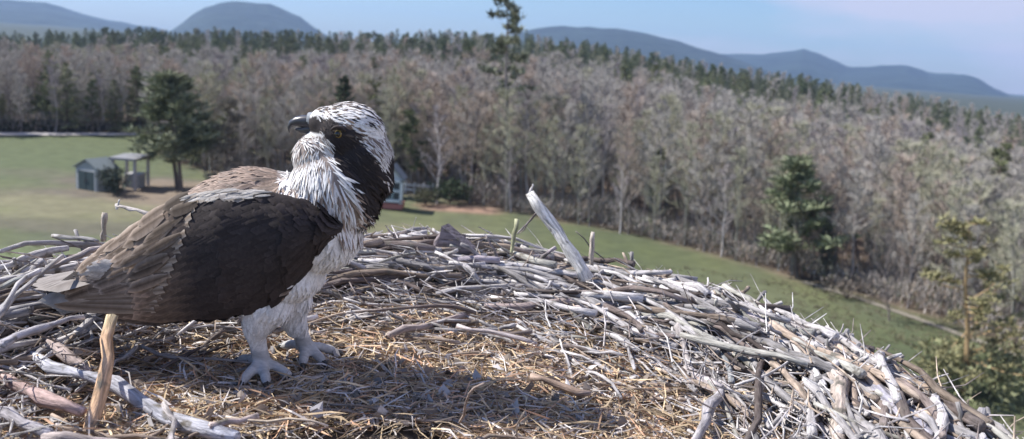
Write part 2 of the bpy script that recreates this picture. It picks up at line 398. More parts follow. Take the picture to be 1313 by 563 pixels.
def gn_scatter(name, pts, sources, label=None, cat=None):
    # pts: (x, y, z, rot, scl, index into sources); sources: list of lists of objects
    me = bpy.data.meshes.new(name); me.from_pydata([p[:3] for p in pts], [], [])
    a = me.attributes.new('rot', 'FLOAT_VECTOR', 'POINT'); a.data.foreach_set('vector', [c for p in pts for c in p[3]])
    a = me.attributes.new('scl', 'FLOAT_VECTOR', 'POINT'); a.data.foreach_set('vector', [c for p in pts for c in p[4]])
    a = me.attributes.new('var', 'INT', 'POINT'); a.data.foreach_set('value', [p[5] for p in pts])
    o = bpy.data.objects.new(name, me); COL.objects.link(o)
    ng = bpy.data.node_groups.new(name, 'GeometryNodeTree')
    ng.interface.new_socket('Geometry', in_out='INPUT', socket_type='NodeSocketGeometry'); ng.interface.new_socket('Geometry', in_out='OUTPUT', socket_type='NodeSocketGeometry')
    N = ng.nodes.new; gi = N('NodeGroupInput'); go = N('NodeGroupOutput'); jn = N('GeometryNodeJoinGeometry')
    def attr(nm, ty):
        n = N('GeometryNodeInputNamedAttribute'); n.data_type = ty; n.inputs['Name'].default_value = nm; return n.outputs['Attribute']
    ro, sc, va = attr('rot', 'FLOAT_VECTOR'), attr('scl', 'FLOAT_VECTOR'), attr('var', 'INT')
    for i, objs in enumerate(sources):
        j2 = N('GeometryNodeJoinGeometry')
        for ob in objs:
            oi = N('GeometryNodeObjectInfo'); oi.transform_space = 'ORIGINAL'; oi.inputs['Object'].default_value = ob; ng.links.new(oi.outputs['Geometry'], j2.inputs[0])
        cmpn = N('FunctionNodeCompare'); cmpn.data_type = 'INT'; cmpn.operation = 'EQUAL'; cmpn.inputs[3].default_value = i; ng.links.new(va, cmpn.inputs[2])
        ip = N('GeometryNodeInstanceOnPoints'); ng.links.new(gi.outputs[0], ip.inputs['Points']); ng.links.new(cmpn.outputs[0], ip.inputs['Selection'])
        ng.links.new(j2.outputs[0], ip.inputs['Instance']); ng.links.new(ro, ip.inputs['Rotation']); ng.links.new(sc, ip.inputs['Scale']); ng.links.new(ip.outputs[0], jn.inputs[0])
    ng.links.new(jn.outputs[0], go.inputs[0])
    md = o.modifiers.new('scatter', 'NODES'); md.node_group = ng
    return tag(o, label, cat, kind='stuff')
keys = list(proto_obj)
gn_scatter('forest', [p[:5]+(keys.index((p[5], p[6])),) for p in stuffpts if (p[5], p[6]) in proto_obj], [proto_obj[k] for k in keys],
           'leafless and evergreen wood covering the slopes behind its front trees', 'forest')
# --- trees that stand out
def lone(meshes, name, px, py, hpx, label, az_amt=1.0, wid=1.0, base_h=10, rz=0):
    p = hz(px, py); sc = hpx*p.y/FPX/base_h; az = math.atan2(p.x, p.y)
    return put_tree(meshes, name, (p.x, p.y, p.z-.05), lean_rot(az, tr, az_amt), (sc*wid, sc*wid, sc), label)
PG = (.10, .125, .065)
lone(pine(31, 10, (.20, .22, .14), .34, 34, .26, .85, twin=True, dens=70, lsz=1.7), 'pine_tree', 230, 243, 150, 'bushy green pine with two trunks standing behind the shed', .6, 1.45)
lone(pine(32, 10, (.20, .18, .15), .34, 30, .12, .8, dens=44, lsz=1.5), 'pine_tree', 288, 246, 125, 'brownish grey pine close right of the twin trunked pine')
lone(pine(33, 10, (.20, .215, .155), .21, 22, .50, .36, dens=34, lsz=1.3, bark=(.25, .22, .2)), 'pine_tree', 645, 262, 270, 'tall pine rising alone above the treeline into the sky', 1.8, 1.15)
lone(pine(34, 10, (.19, .215, .13), .34, 34, .16, .8, dens=70, lsz=1.7), 'pine_tree', 1022, 356, 162, 'green pine at the wood edge right of the nest centre', 1.2, 1.35)
lone(conifer(35, 10, (.16, .16, .12), .2, .32, leaf=1.5), 'spruce_tree', 1060, 365, 95, 'small greyish spruce touching the right side of the lone green pine')
lone(pine(36, 10, (.23, .215, .11), .36, 40, .05, .42, dens=44, lsz=1.2, bark=(.34, .24, .13)), 'young_pine', 1236, 506, 248, 'yellow green young tree with upcurved branches above the right rim', 1.3, 1.25)
lone(bare_tree(37, 10, (.20, .18, .17), (.2, .17, .16), nb=34, spread=.5, lowest=.1), 'bare_tree', 1140, 412, 115, 'small dark scraggly tree left of the yellow green young tree', 1.2)
lone(pine(38, 10, (.10, .12, .06), .3, 24, .3, .7, dens=50, lsz=1.4), 'pine_tree', 528, 248, 110, 'olive green pine just right of the bird\'s nape')
lone(conifer(39, 10, (.09, .11, .07), .28, .3, base=.03, leaf=1.4), 'spruce_tree', 440, 247, 150, 'dark spruce with its top showing just over the bird\'s head')
for i, (px, py, hp, lb) in enumerate([(560, 262, 130, 'pale trunked bare tree right of the low green bushes'), (655, 272, 95, 'pale trunked bare tree left of the upright white branch'), (795, 300, 110, 'pale branching bare tree right of the upright white branch'),
                                (925, 330, 125, 'pale trunked bare tree left of the lone green pine')]):
    lone(bare_tree(50+i, 10, (.42, .38, .38), (.56, .52, .51), nb=16, spread=.3, lowest=.2), 'birch_tree', px, py, hp, lb)
# bushes: round leafy shrubs
def bush(px, py, wpx, hpx, col, label, seed, n=900, name='bush', parent=None):
    p = hz(px, py); w = wpx*p.y/FPX; h = hpx*p.y/FPX; r = random.Random(seed); t = empty(name, p); tag(t, label, 'bush')
    S = MB(); F = MB()
    for k in range(7):
        a = k*.9; q = Vector((math.cos(a)*w*.3, math.sin(a)*w*.3, h*.7)); S.tube([Vector((0, 0, 0)), q*.5+Vector((0, 0, .05)), q], [.03, .02, .008], 4, (.15, .12, .1), cap=False)
    lobes = [(Vector((r.uniform(-.5, .5)*w*.65, r.uniform(-.5, .5)*w*.5, h*r.uniform(.25, .68))), r.uniform(.22, .38)) for _ in range(9)]
    for k in range(n):
        c, lr = r.choice(lobes); v = rv(r).normalized()*r.random()**.4
        q = c+Vector((v.x*w*lr, v.y*w*lr, v.z*h*lr)); kk = r.uniform(.55, 1.5)
        q.z = max(q.z, .03); blade(F, q, v*.1*h+rv(r, .07*h), .06*h, tuple(x*kk for x in col), r)
    S.build('stem', M_trunk, t); F.build('foliage', M_needle, t); return t
bush(152, 250, 42, 40, (.045, .06, .045), 'dark green rounded bush beside the shed', 1)
bush(577, 262, 52, 40, (.05, .075, .04), 'low dark green bush at the wood edge right of the bird', 2)
bush(545, 264, 36, 26, (.08, .085, .05), 'low brownish bush between the small playhouse and the dark green bush', 3)
bush(1265, 508, 150, 74, (.19, .20, .11), 'broad leafy bush spreading right of the yellow green young tree', 4, 1600)
bush(1205, 500, 80, 70, (.22, .21, .11), 'yellowish bush at the foot of the yellow green young tree', 5, 1000)
bush(1085, 384, 60, 32, (.14, .12, .10), 'low dry brown bush on the meadow edge under the lone green pine', 6, 600)
bush(320, 250, 70, 35, (.12, .10, .08), 'low brown thicket behind the bird\'s back', 7, 800)

# brush under the front of the wood
g = MB(); r = random.Random(12)
for i in range(60000):
    az = R(r.uniform(-33, 34)); d = edge_d(az)+r.uniform(-.3, 1)*1.2+7*r.random()**2
    x, y = d*math.sin(az), d*math.cos(az); n1 = noise.noise((x*.25, y*.25, 4)); hh = (1.5+1.6*n1)*r.random()**.7
    if hh < .05: continue
    k = r.uniform(.6, 1.3); c = (.38, .35, .33) if r.random() < .6 else ((.34, .27, .21) if r.random() < .7 else (.13, .16, .08))
    blade(g, Vector((x, y, H(x, y)+hh*.8)), rv(r, .25)+Vector((0, 0, r.uniform(.1, .5))), .035, tuple(v*k for v in c), r)
tag(g.build('undergrowth', M_needle), 'tangled grey brown brush along the edge of the wood', 'undergrowth', kind='stuff')
# grass tufts of the meadow
def tuft_mesh(seed, col):
    r = random.Random(seed); g = MB()
    for k in range(16):
        a = r.uniform(0, 6.28); d = Vector((math.cos(a)*.12, math.sin(a)*.12, r.uniform(.1, .3))); kk = r.uniform(.7, 1.3)
        blade(g, Vector((r.uniform(-.15, .15), r.uniform(-.15, .15), 0)), d, .03, tuple(c*kk for c in col), r)
    return g
tuft = [tuft_mesh(1, (.17, .165, .09)).build('grass_tuft', M_needle), tuft_mesh(2, (.21, .185, .125)).build('grass_tuft', M_needle)]
for i, t in enumerate(tuft):
    t.location = hz(880+i*60, 345+i*16); tag(t, ['green grass tuft on the meadow behind the right rim', 'dry straw coloured grass tuft on the meadow behind the right rim'][i], 'grass tuft')
pts = []
for k in range(9000):
    az = R(tr.uniform(-32, 33)); ed = edge_d(az); d = lerp(14, ed, tr.random()**.6)
    if d > 46: continue
    x, y = d*math.sin(az), d*math.cos(az)
    if noise.noise((x*.15, y*.15, 2)) < .0 and tr.random() < .75: continue
    s = tr.uniform(.35, .9); pts.append((x, y, H(x, y)-.01, (0, 0, tr.uniform(0, 6.28)), (s, s, s*tr.uniform(.5, 1)), 1 if tr.random() < .35 else 0))
gn_scatter('grass', pts, [[tuft[0]], [tuft[1]]], 'short spring grass with tufts covering the meadow', 'grass')
#BUILDINGS
# ------------------------------------------------------------------ small buildings by the field
def shed(px, py, wpx, hpx, rz, label, wall, roofc, doorc, name='shed'):
    p = hz(px, py); w = wpx*p.y/FPX; h = hpx*p.y/FPX; t = empty(name, p); t.rotation_euler.z = rz; tag(t, label, 'shed')
    g = MB(); d = w*.8
    g.box((0, 0, h*.36), (w/2, d/2, h*.36), wall); g.add([(-w/2, -d/2, h*.72), (w/2, -d/2, h*.72), (0, -d/2, h*.95), (-w/2, d/2, h*.72), (w/2, d/2, h*.72), (0, d/2, h*.95)], [(0, 1, 2), (4, 3, 5), (0, 2, 5, 3), (1, 4, 5, 2)], wall)
    g.build('wall', M_paint, t)
    for s in (-1, 1):
        g = MB(); e = .12
        q = [Vector((s*(w/2+.15), y, h*.69)) for y in (-d/2-e, d/2+e)]+[Vector((0, y, h*.99)) for y in (d/2+e, -d/2-e)]
        g.add(q+[v+Vector((0, 0, .07)) for v in q], [(0, 1, 2, 3), (7, 6, 5, 4), (0, 4, 5, 1), (1, 5, 6, 2), (2, 6, 7, 3), (3, 7, 4, 0)], roofc); g.build('roof_panel', M_paint, t)
    for s in (-1, 1):
        g = MB(); g.box((s*w*.19, -d/2-.03, h*.31), (w*.17, .03, h*.30), doorc); dr = g.build('door', M_paint, t)
        g = MB(); g.box((s*.09, -d/2-.08, h*.32), (.02, .02, .09), (.1, .1, .1)); g.build('handle', M_paint, dr)
    for s in (-1, 1):
        g = MB(); g.box((s*w*.395, -d/2-.025, h*.33), (w*.03, .025, h*.33), (.45, .47, .47)); g.build('trim', M_paint, t)
    g = MB(); g.box((0, -d/2-.03, h*.64), (w*.42, .035, h*.02), (.45, .47, .47)); g.build('trim', M_paint, t)
    return t
shed(124, 243, 38, 40, R(-22), 'small pale shed with dark teal double doors at the field\'s edge', (.30, .33, .34), (.19, .22, .22), (.05, .075, .08))
# open shelter on posts, grey roof
p = hz(168, 240); t = empty('shelter', p); tag(t, 'open grey shelter on pale posts right of the pale shed', 'shelter'); k = p.y/FPX
for sx in (-1, 1):
    for sy in (-1, 1):
        g = MB(); g.box((sx*14*k, sy*1.0, 19*k), (.08, .08, 19*k), (.45, .43, .42)); g.build('post', M_paint, t)
g = MB(); g.box((0, 0, 39.5*k), (17*k, 1.3, .07), (.24, .24, .25)); g.build('roof', M_paint, t)
g = MB(); g.box((4*k, .2, 8*k), (9*k, .5, 8*k), (.30, .32, .34)); g.box((4*k, .2, 17*k), (9.6*k, .56, .06), (.4, .4, .42)); g.build('bench', M_paint, t)
# playhouse-like white and teal frame right of the bird's nape
p = hz(503, 268); k = p.y/FPX; t = empty('playhouse', p); tag(t, 'small white framed pale teal playhouse on a red base behind the bird\'s nape', 'playhouse')
g = MB(); g.box((0, 0, 5*k), (14*k, .7, 3.5*k), (.36, .15, .13)); g.build('base', M_paint, t)
g = MB(); g.box((0, 0, 24*k), (12*k, .55, 14*k), (.28, .36, .37)); g.build('wall', M_paint, t)
for x, z, hx, hz_ in ((-12, 24, 1.6, 15), (12, 24, 1.6, 15), (0, 38, 13, 1.6), (0, 12, 13, 1.4), (0, 25, 11, 1.0)):
    g = MB(); g.box((x*k, -.6, z*k), (hx*k, .07, hz_*k), (.7, .74, .75)); g.build('frame', M_paint, t)
for x in (-6, 6):
    for z in (18.5, 31.5):
        g = MB(); g.box((x*k, -.575, z*k), (3.6*k, .04, 4*k), (.04, .05, .06)); g.build('window', M_horn, t)
for s in (-1, 1):
    g = MB(); q = [Vector((s*16*k, y, 39*k)) for y in (-.8, .8)]+[Vector((0, y, 57*k)) for y in (.8, -.8)]
    g.add(q+[v+Vector((0, 0, .09)) for v in q], [(0, 1, 2, 3), (7, 6, 5, 4), (0, 4, 5, 1), (1, 5, 6, 2), (2, 6, 7, 3), (3, 7, 4, 0)], (.22, .25, .28)); g.build('roof_panel', M_paint, t)
g = MB(); g.add([(-13*k, -.5, 39*k), (13*k, -.5, 39*k), (0, -.5, 54*k)], [(0, 1, 2)], (.6, .62, .64)); g.build('gable', M_paint, t)
# white rail fence
p = hz(537, 249); k = p.y/FPX; t = empty('rail_fence', p); tag(t, 'short white rail fence between the playhouse and the bushes', 'fence')
for i in range(4):
    g = MB(); g.box(((-18+12*i)*k, 0, 7*k), (1.1*k, .06, 7.5*k), (.72, .72, .68)); g.build('post', M_paint, t)
for z in (5, 11):
    g = MB(); g.box((0, -.09, z*k), (20*k, .03, 1.2*k), (.72, .72, .68)); g.build('rail', M_paint, t)
# dark boundary hedge behind the far field
p0, p1 = hz(-60, 171.5), hz(186, 171.5); g = MB(); r = random.Random(3)
for i in range(5200):
    q = p0.lerp(p1, r.random()); q = q+Vector((0, 1.5+r.uniform(-.5, .5), 0)); q.z = H(q.x, q.y)+r.random()*1.0; kk = r.uniform(.6, 1.4)
    blade(g, q, rv(r, .3)+Vector((0, 0, .12)), .14, (.055*kk, .06*kk, .045*kk), r)
tag(g.build('hedge', M_needle), 'low dark hedge along the far side of the left field', 'hedge')

#NEST
# ------------------------------------------------------------------ the nest
NC = Vector((-.15, 1.2, NEST_Z))
def nest_h(x, y):
    r = math.hypot(x-NC.x, y-NC.y); a = math.atan2(y-NC.y, x-NC.x)
    h = (.066-.031*max(0, math.cos(a-R(2))))*sstep(.50, .80, r) + .02*noise.noise((x*3, y*3, 1)) + .010*noise.noise((x*11, y*11, 4))
    if r > .88: h -= 1.5*(r-.88)**1.3
    return h
nest = empty('osprey_nest', (NC.x, NC.y, NEST_Z-.55)); tag(nest, 'huge round nest of bleached sticks lined with dry straw under the bird', 'nest')
nb = NEST_Z-.55
def nl(p): p = Vector(p); return p-Vector((NC.x, NC.y, nb))
def build_in(mb, name, mat, smooth=False):
    mb.v = [nl(v) for v in mb.v]; return mb.build(name, mat, nest, smooth)
g = MB(); vs = []; cols = []; NA, NR = 120, 44
for i in range(NR+1):
    rr = 1.02*i/NR
    for j in range(NA):
        a = 2*math.pi*j/NA; x, y = NC.x+rr*math.cos(a), NC.y+rr*math.sin(a); n = noise.noise((x*14, y*14, 2))
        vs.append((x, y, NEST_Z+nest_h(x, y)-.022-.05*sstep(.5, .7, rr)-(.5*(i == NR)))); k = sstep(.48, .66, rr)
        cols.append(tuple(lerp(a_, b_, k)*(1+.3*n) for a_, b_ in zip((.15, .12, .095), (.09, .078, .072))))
fs = [(i*NA+j, i*NA+(j+1) % NA, (i+1)*NA+(j+1) % NA, (i+1)*NA+j) for i in range(NR) for j in range(NA)]
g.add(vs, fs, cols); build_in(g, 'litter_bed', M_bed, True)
def stickcol(r, kind=None):
    k = r.uniform(.45, 1.3); q = r.random()
    base = (.39, .37, .37) if q < .52 else ((.30, .24, .195) if q < .66 else ((.44, .42, .42) if q < .76 else ((.34, .33, .30) if q < .84 else (.16, .13, .12))))
    return tuple(min(.75, c*k) for c in base)
def stick_mb(p0, p1, r0, r1, r, col=None, segs=5, sides=6, bend=.03, twigs=0, ends=True):
    mb = MB(); p0, p1 = Vector(p0), Vector(p1); L_ = (p1-p0).length; ax = (p1-p0).normalized(); pts = []; rad = []
    b1 = rv(r, bend*L_); b2 = rv(r, bend*L_)
    for i in range(segs+1):
        t = i/segs; pts.append(p0.lerp(p1, t)+b1*math.sin(t*3.14)+b2*math.sin(t*6.28)*.6+rv(r, .0012+.012*L_)); rad.append(lerp(r0, r1, t)*r.uniform(.68, 1.25))
    c = col or stickcol(r); mb.tube(pts, rad, sides, c, seed=r.uniform(0, 50))
    mb.v = [Vector(v)+rv(r, .13*max(r0, r1)) for v in mb.v]
    if ends:    # paler broken wood at the two ends
        for k in range(sides):
            for idx in (k, segs*sides+k): mb.c[idx] = tuple(min(.7, x*1.25+.04) for x in c)
    for q in range(twigs):
        t = r.uniform(.2, .9); b = pts[0].lerp(pts[-1], t); b = pts[min(int(t*segs), segs)]
        d = (ax*r.choice((-1, 1))*.6+rv(r, 1)).normalized(); d.z = abs(d.z)*.6; l = L_*r.uniform(.1, .28)
        mb.tube([b, b+d*l*.55, b+d*l+rv(r, .008)], [r1*.5, r1*.35, r1*.2], 4, c, cap=False)
    return mb
sr = random.Random(21); allst = []
def add_stick(p0, p1, r0, r1, col=None, twigs=0, bend=.03, label=None, hero=False, segs=5, name='stick', sides=6):
    mb = stick_mb(p0, p1, r0, r1, sr, col, segs, sides, bend, twigs)
    a, b = proj(p0), proj(p1); m = (Vector(p0)+Vector(p1))/2; pm = proj(m)
    sc = 0
    if pm and -40 < pm[0] < 1350 and 200 < pm[1] < 600:
        sc = (math.hypot(a[0]-b[0], a[1]-b[1])+8) * ((r0+r1)*FPX/pm[2]) if a and b else 0
        sc *= .35+.65*sstep(-.01, .06, m.z-(NEST_Z+nest_h(m.x, m.y)))
    allst.append((1e9 if hero else sc, mb, m, label, name))
def ring_stick(rho, a, ln, rad, layer, slant):
    x, y = NC.x+rho*math.cos(a), NC.y+rho*math.sin(a)
    ta = a+math.pi/2+slant; d = Vector((math.cos(ta), math.sin(ta), 0))
    c = Vector((x, y, 0)); p0 = c-d*ln/2; p1 = c+d*ln/2
    hm = nest_h(x, y)
    for p in (p0, p1):
        hp = nest_h(p.x, p.y); p.z = NEST_Z+max(lerp(hm, hp, .6), hm-.04)+layer+sr.gauss(0, .010)
    add_stick(p0, p1, rad*sr.uniform(.85, 1.1), rad*sr.uniform(.45, .85), twigs=(1 if sr.random() < .3 else 0), bend=sr.uniform(.01, .06))
for i in range(3600):
    a = R(sr.uniform(-35, 215)) if sr.random() < .86 else R(sr.uniform(215, 325))
    rho = sr.triangular(.56, .99, .82); big = sr.random()
    rad = sr.uniform(.0018, .0045) if big < .70 else sr.uniform(.0050, .0100)
    ln = sr.uniform(.05, .22) if big < .70 else sr.uniform(.12, .36)
    ring_stick(rho, a, ln, rad, sr.uniform(-.026, .022) if big < .70 else sr.uniform(.0, .030), sr.gauss(0, .6 if big < .70 else .4))
for i in range(200):   # short jagged bits sticking up on the rim
    a = R(sr.uniform(-30, 210)); rho = sr.uniform(.74, .93); x, y = NC.x+rho*math.cos(a), NC.y+rho*math.sin(a)
    b = Vector((x, y, NEST_Z+nest_h(x, y)+.015)); d = rv(sr, 1); d.z = abs(d.z)*.5+.08; d.normalize(); ln = sr.uniform(.02, .075)
    add_stick(b-d*ln*.4, b+d*ln, sr.uniform(.003, .008), sr.uniform(.002, .005), bend=.05)
for i in range(260):
    a = R(sr.uniform(-25, 190)); rho = sr.uniform(.40, .60) if 30 < math.degrees(a) < 150 else sr.uniform(.48, .62)
    ring_stick(rho, a, sr.uniform(.06, .26), sr.uniform(.0022, .0062), sr.uniform(-.006, .014), sr.gauss(0, .35))
for i in range(90):    # sticks lying in the cup
    a = sr.uniform(0, 6.28); rho = .56*sr.random()**.5; x, y = NC.x+rho*math.cos(a), NC.y+rho*math.sin(a)
    if abs(x+.38) < .16 and abs(y-1.42) < .12: continue
    ta = sr.uniform(0, 3.14); ln = sr.uniform(.05, .2); d = Vector((math.cos(ta), math.sin(ta)*.5, 0)); z = NEST_Z+nest_h(x, y)
    c = Vector((x, y, z+.006)); add_stick(c-d*ln/2, c+d*ln/2, sr.uniform(.002, .005), .002, col=(.28, .22, .18), bend=.06)
def on_nest(p, up=.022):
    # anything that would overhang the rim is drawn in until it lies on the sticks
    q = Vector((p.x-NC.x, p.y-NC.y, 0))
    if q.length > .90: q = q.normalized()*.90; p = Vector((NC.x+q.x, NC.y+q.y, NEST_Z+nest_h(NC.x+q.x, NC.y+q.y)+up))
    return p
def hero(a, b, ha, hb, r0px, r1px, col, label=None, **kw):
    """end pixels, heights above the nest floor, radii in photo pixels"""
    p0, p1 = on_z(a[0], a[1], NEST_Z+ha), on_z(b[0], b[1], NEST_Z+hb)
    for it in range(3):
        if ha < .125: p0 = on_z(a[0], a[1], NEST_Z+nest_h(p0.x, p0.y)+.022)
        if hb < .125: p1 = on_z(b[0], b[1], NEST_Z+nest_h(p1.x, p1.y)+.022)
    if ha < .125: p0 = on_nest(p0)
    if hb < .125: p1 = on_nest(p1)
    s0 = (p0-CP).length/FPX; s1 = (p1-CP).length/FPX
    add_stick(p0, p1, r0px*s0*.8, r1px*s1*.8, col, label=label, hero=True, **kw)
def hero_y(a, b, ya, yb, r0px, r1px, col, label=None, **kw):
    p0, p1 = on_y(a[0], a[1], ya), on_y(b[0], b[1], yb); s = p0.y/FPX
    add_stick(p0, p1, r0px*s*.85, r1px*s*.85, col, label=label, hero=True, **kw)
LAV, TAN, PALE = (.35, .325, .325), (.42, .27, .16), (.58, .55, .56)
hero_y((754, 358), (679, 246), 1.84, 1.90, 9.5, 7.5, (.72, .70, .66), 'white peeled branch standing upright on the far rim', bend=.02, segs=7)
hero_y((692, 270), (666, 300), 2.02, 2.03, 2, 1, (.2, .17, .16)); hero_y((680, 248), (683, 236), 2.02, 2.02, 3, 1, (.6, .57, .55))
hero_y((757, 345), (759, 298), 1.96, 1.97, 4.5, 3.5, (.42, .37, .32), 'short tan stub standing right of the white branch')
hero_y((792, 352), (738, 295), 1.99, 2.0, 1.6, 1, (.18, .16, .15)); hero_y((655, 330), (662, 282), 1.98, 2.0, 3, 3.5, (.38, .38, .24), 'lichen covered twig left of the white branch')
hero_y((640, 335), (622, 300), 1.96, 1.97, 2.5, 1.5, (.3, .26, .26)); hero_y((664, 300), (678, 285), 1.98, 1.98, 1.5, 1, (.25, .22, .22))
hero_y((612, 325), (574, 293), 2.0, 1.98, 5, 4, (.36, .34, .26)); hero_y((560, 322), (568, 292), 1.97, 1.97, 6, 4, (.26, .22, .23)); hero_y((690, 335), (712, 318), 1.95, 1.96, 4, 3, (.34, .3, .32))
hero((465, 345), (610, 337), .10, .11, 6, 6, (.33, .28, .30)); hero((510, 328), (640, 331), .11, .12, 7, 5, (.38, .34, .38)); hero((590, 375), (700, 392), .07, .06, 5, 4, LAV)
hero((620, 392), (735, 388), .07, .07, 7, 6, (.33, .27, .26)); hero((735, 398), (860, 378), .08, .09, 7, 8, (.40, .35, .35)); hero((500, 430), (600, 402), .04, .05, 5, 5, (.3, .25, .24))
hero((480, 352), (560, 366), .09, .08, 4, 3, PALE); hero((585, 418), (690, 440), .03, .03, 4, 3, (.45, .4, .4)); hero((680, 484), (758, 503), .02, .02, 6, 5, (.27, .20, .16), 'short brown stick lying in the straw of the cup')
hero((790, 336), (880, 352), .12, .12, 6, 5, LAV); hero((760, 362), (850, 350), .10, .11, 6, 5, (.36, .33, .38)); hero((540, 358), (640, 362), .09, .09, 5, 5, (.36, .31, .32))
hero((868, 398), (886, 470), .08, .06, 6.5, 6, (.33, .30, .29), 'grey stick running down the right side of the cup'); hero((880, 470), (925, 500), .06, .07, 8, 7, (.42, .38, .38))
hero((1068, 472), (1082, 575), .10, .09, 12, 12, (.40, .34, .30), 'thick pale log pointing down at the lower right'); hero((1090, 490), (1096, 580), .10, .09, 7, 7, (.30, .24, .20))
hero((1105, 485), (1195, 560), .10, .06, 13, 11, (.33, .32, .37), 'thick blue grey log on the right rim'); hero((1178, 490), (1262, 520), .07, .04, 9, 8, (.46, .31, .21), 'reddish tan log poking out of the right rim')
hero((1090, 425), (1175, 472), .09, .07, 6, 6, (.45, .41, .36)); hero((1245, 512), (1313, 560), .04, .01, 9, 8, (.40, .35, .33)); hero((1000, 440), (1110, 452), .11, .10, 6, 5, LAV); hero((1120, 440), (1200, 500), .08, .05, 6, 5, (.36, .34, .36))
hero((920, 425), (1060, 415), .11, .10, 6, 5, (.36, .33, .34)); hero((925, 440), (940, 490), .09, .08, 5, 5, (.26, .27, .28)); hero((960, 400), (1060, 440), .11, .10, 7, 6, LAV); hero((1030, 395), (1062, 412), .10, .09, 6, 5, PALE)
hero((925, 500), (880, 580), .05, .05, 8, 9, (.34, .32, .33)); hero((880, 370), (990, 420), .11, .11, 8, 7, (.38, .34, .36)); hero((1150, 490), (1240, 580), .06, .02, 7, 6, (.40, .38, .40))
hero((1215, 580), (1235, 535), .04, .05, 5, 4, (.45, .36, .30))
# left hand side
hero_y((145, 404), (110, 590), 1.22, 1.06, 11, 14, (.66, .44, .28), 'orange tan stick with a sawn top standing below the tail', bend=.01, segs=6)
hero((40, 455), (300, 560), .10, .07, 9, 11, (.42, .42, .46), 'long pale blue grey stick crossing the lower left corner', segs=7, bend=.02); hero((58, 436), (112, 480), .10, .09, 8, 7, (.40, .33, .31))
hero((0, 480), (105, 530), .10, .09, 9, 10, (.42, .31, .29), 'pinkish stick with lichen in the lower left corner'); hero((0, 442), (110, 407), .13, .13, 6, 4, (.37, .35, .37)); hero((20, 415), (105, 408), .11, .11, 8, 7, (.33, .30, .33))
hero((-10, 412), (48, 345), .15, .19, 5, 3, (.44, .42, .42)); hero((5, 395), (80, 330), .13, .18, 5, 3, (.36, .34, .33)); hero((-5, 372), (40, 352), .13, .16, 4, 3, (.3, .3, .28)); hero((60, 345), (130, 318), .13, .16, 5, 4, (.35, .31, .30))
hero_y((66, 303), (128, 308), 1.74, 1.7, 3.5, 3, (.26, .25, .25)); hero_y((132, 310), (135, 272), 1.72, 1.72, 5, 4, (.38, .33, .28)); hero_y((148, 262), (196, 276), 1.72, 1.68, 3, 3, (.48, .44, .42)); hero_y((150, 268), (153, 256), 1.72, 1.72, 2, 1, (.5, .5, .5))
hero((230, 590), (210, 520), .06, .07, 5, 4, LAV); hero((60, 560), (200, 575), .09, .07, 8, 6, (.36, .31, .3)); hero((270, 545), (330, 535), .04, .05, 6, 5, (.45, .37, .35)); hero((290, 535), (420, 545), .03, .03, 2, 2, (.5, .42, .34))
hero((590, 542), (620, 492), .01, .13, 2, 1.6, (.36, .28, .24)); hero((665, 575), (672, 530), .02, .126, 1.8, 1.4, (.42, .35, .3)); hero((180, 445), (330, 470), .03, .03, 3, 2, (.34, .30, .28)); hero((-20, 520), (60, 560), .09, .08, 8, 8, (.34, .32, .34))
wd_ = MB(); q0 = [on_y(*c, 1.96) for c in ((560, 324), (607, 325), (566, 290))]; q1 = [v+Vector((.015, .02, .004)) for v in q0]
wd_.add(q0+q1, [(0, 1, 2), (5, 4, 3), (0, 3, 4, 1), (1, 4, 5, 2), (2, 5, 3, 0)], (.24, .21, .22)); mm = nl(q0[0]); wd_.v = [nl(v) for v in wd_.v]
tag(wd_.build('broken_wood', M_stick, nest, False, mm), 'dark triangular piece of split wood standing on the far rim')
for (u, v, hh_, s_) in ((1040, 402, .11, .012), (935, 372, .12, .013), (1000, 500, .07, .014), (960, 478, .07, .012), (1045, 470, .08, .012), (900, 500, .05, .016), (910, 372, .12, .010), (1075, 420, .10, .010), (985, 465, .08, .012), (1020, 520, .07, .015), (30, 400, .12, .014), (720, 430, .04, .010), (1150, 460, .07, .012), (700, 355, .11, .012)):
    c = on_z(u, v, NEST_Z+.05); c = on_nest(on_z(u, v, NEST_Z+nest_h(c.x, c.y)+.012), .012); d = rv(sr).normalized(); d.z *= .3    # knobbly bark chunks
    add_stick(c-d*s_*1.6, c+d*s_*1.6, s_*.8, s_*.6, sr.choice(((.30, .26, .235), (.42, .40, .38), (.36, .33, .30), (.25, .21, .19))), hero=True, name='bark_chunk', bend=.12, segs=4, sides=7)
allst.sort(key=lambda s: -s[0])
rest = MB()
for i, (sc, mb, m, lab, nm) in enumerate(allst):
    if i < 299:
        mb.v = [nl(v) for v in mb.v]; o = mb.build(nm, M_stick, nest, True, nl(m))
        if lab: o['label'] = lab
    else:
        n = len(rest.v); rest.v += mb.v; rest.f += [tuple(k+n for k in f) for f in mb.f]; rest.c += mb.c; rest.g += mb.g
tag(build_in(rest, 'small_sticks', M_stick, True), kind='stuff')
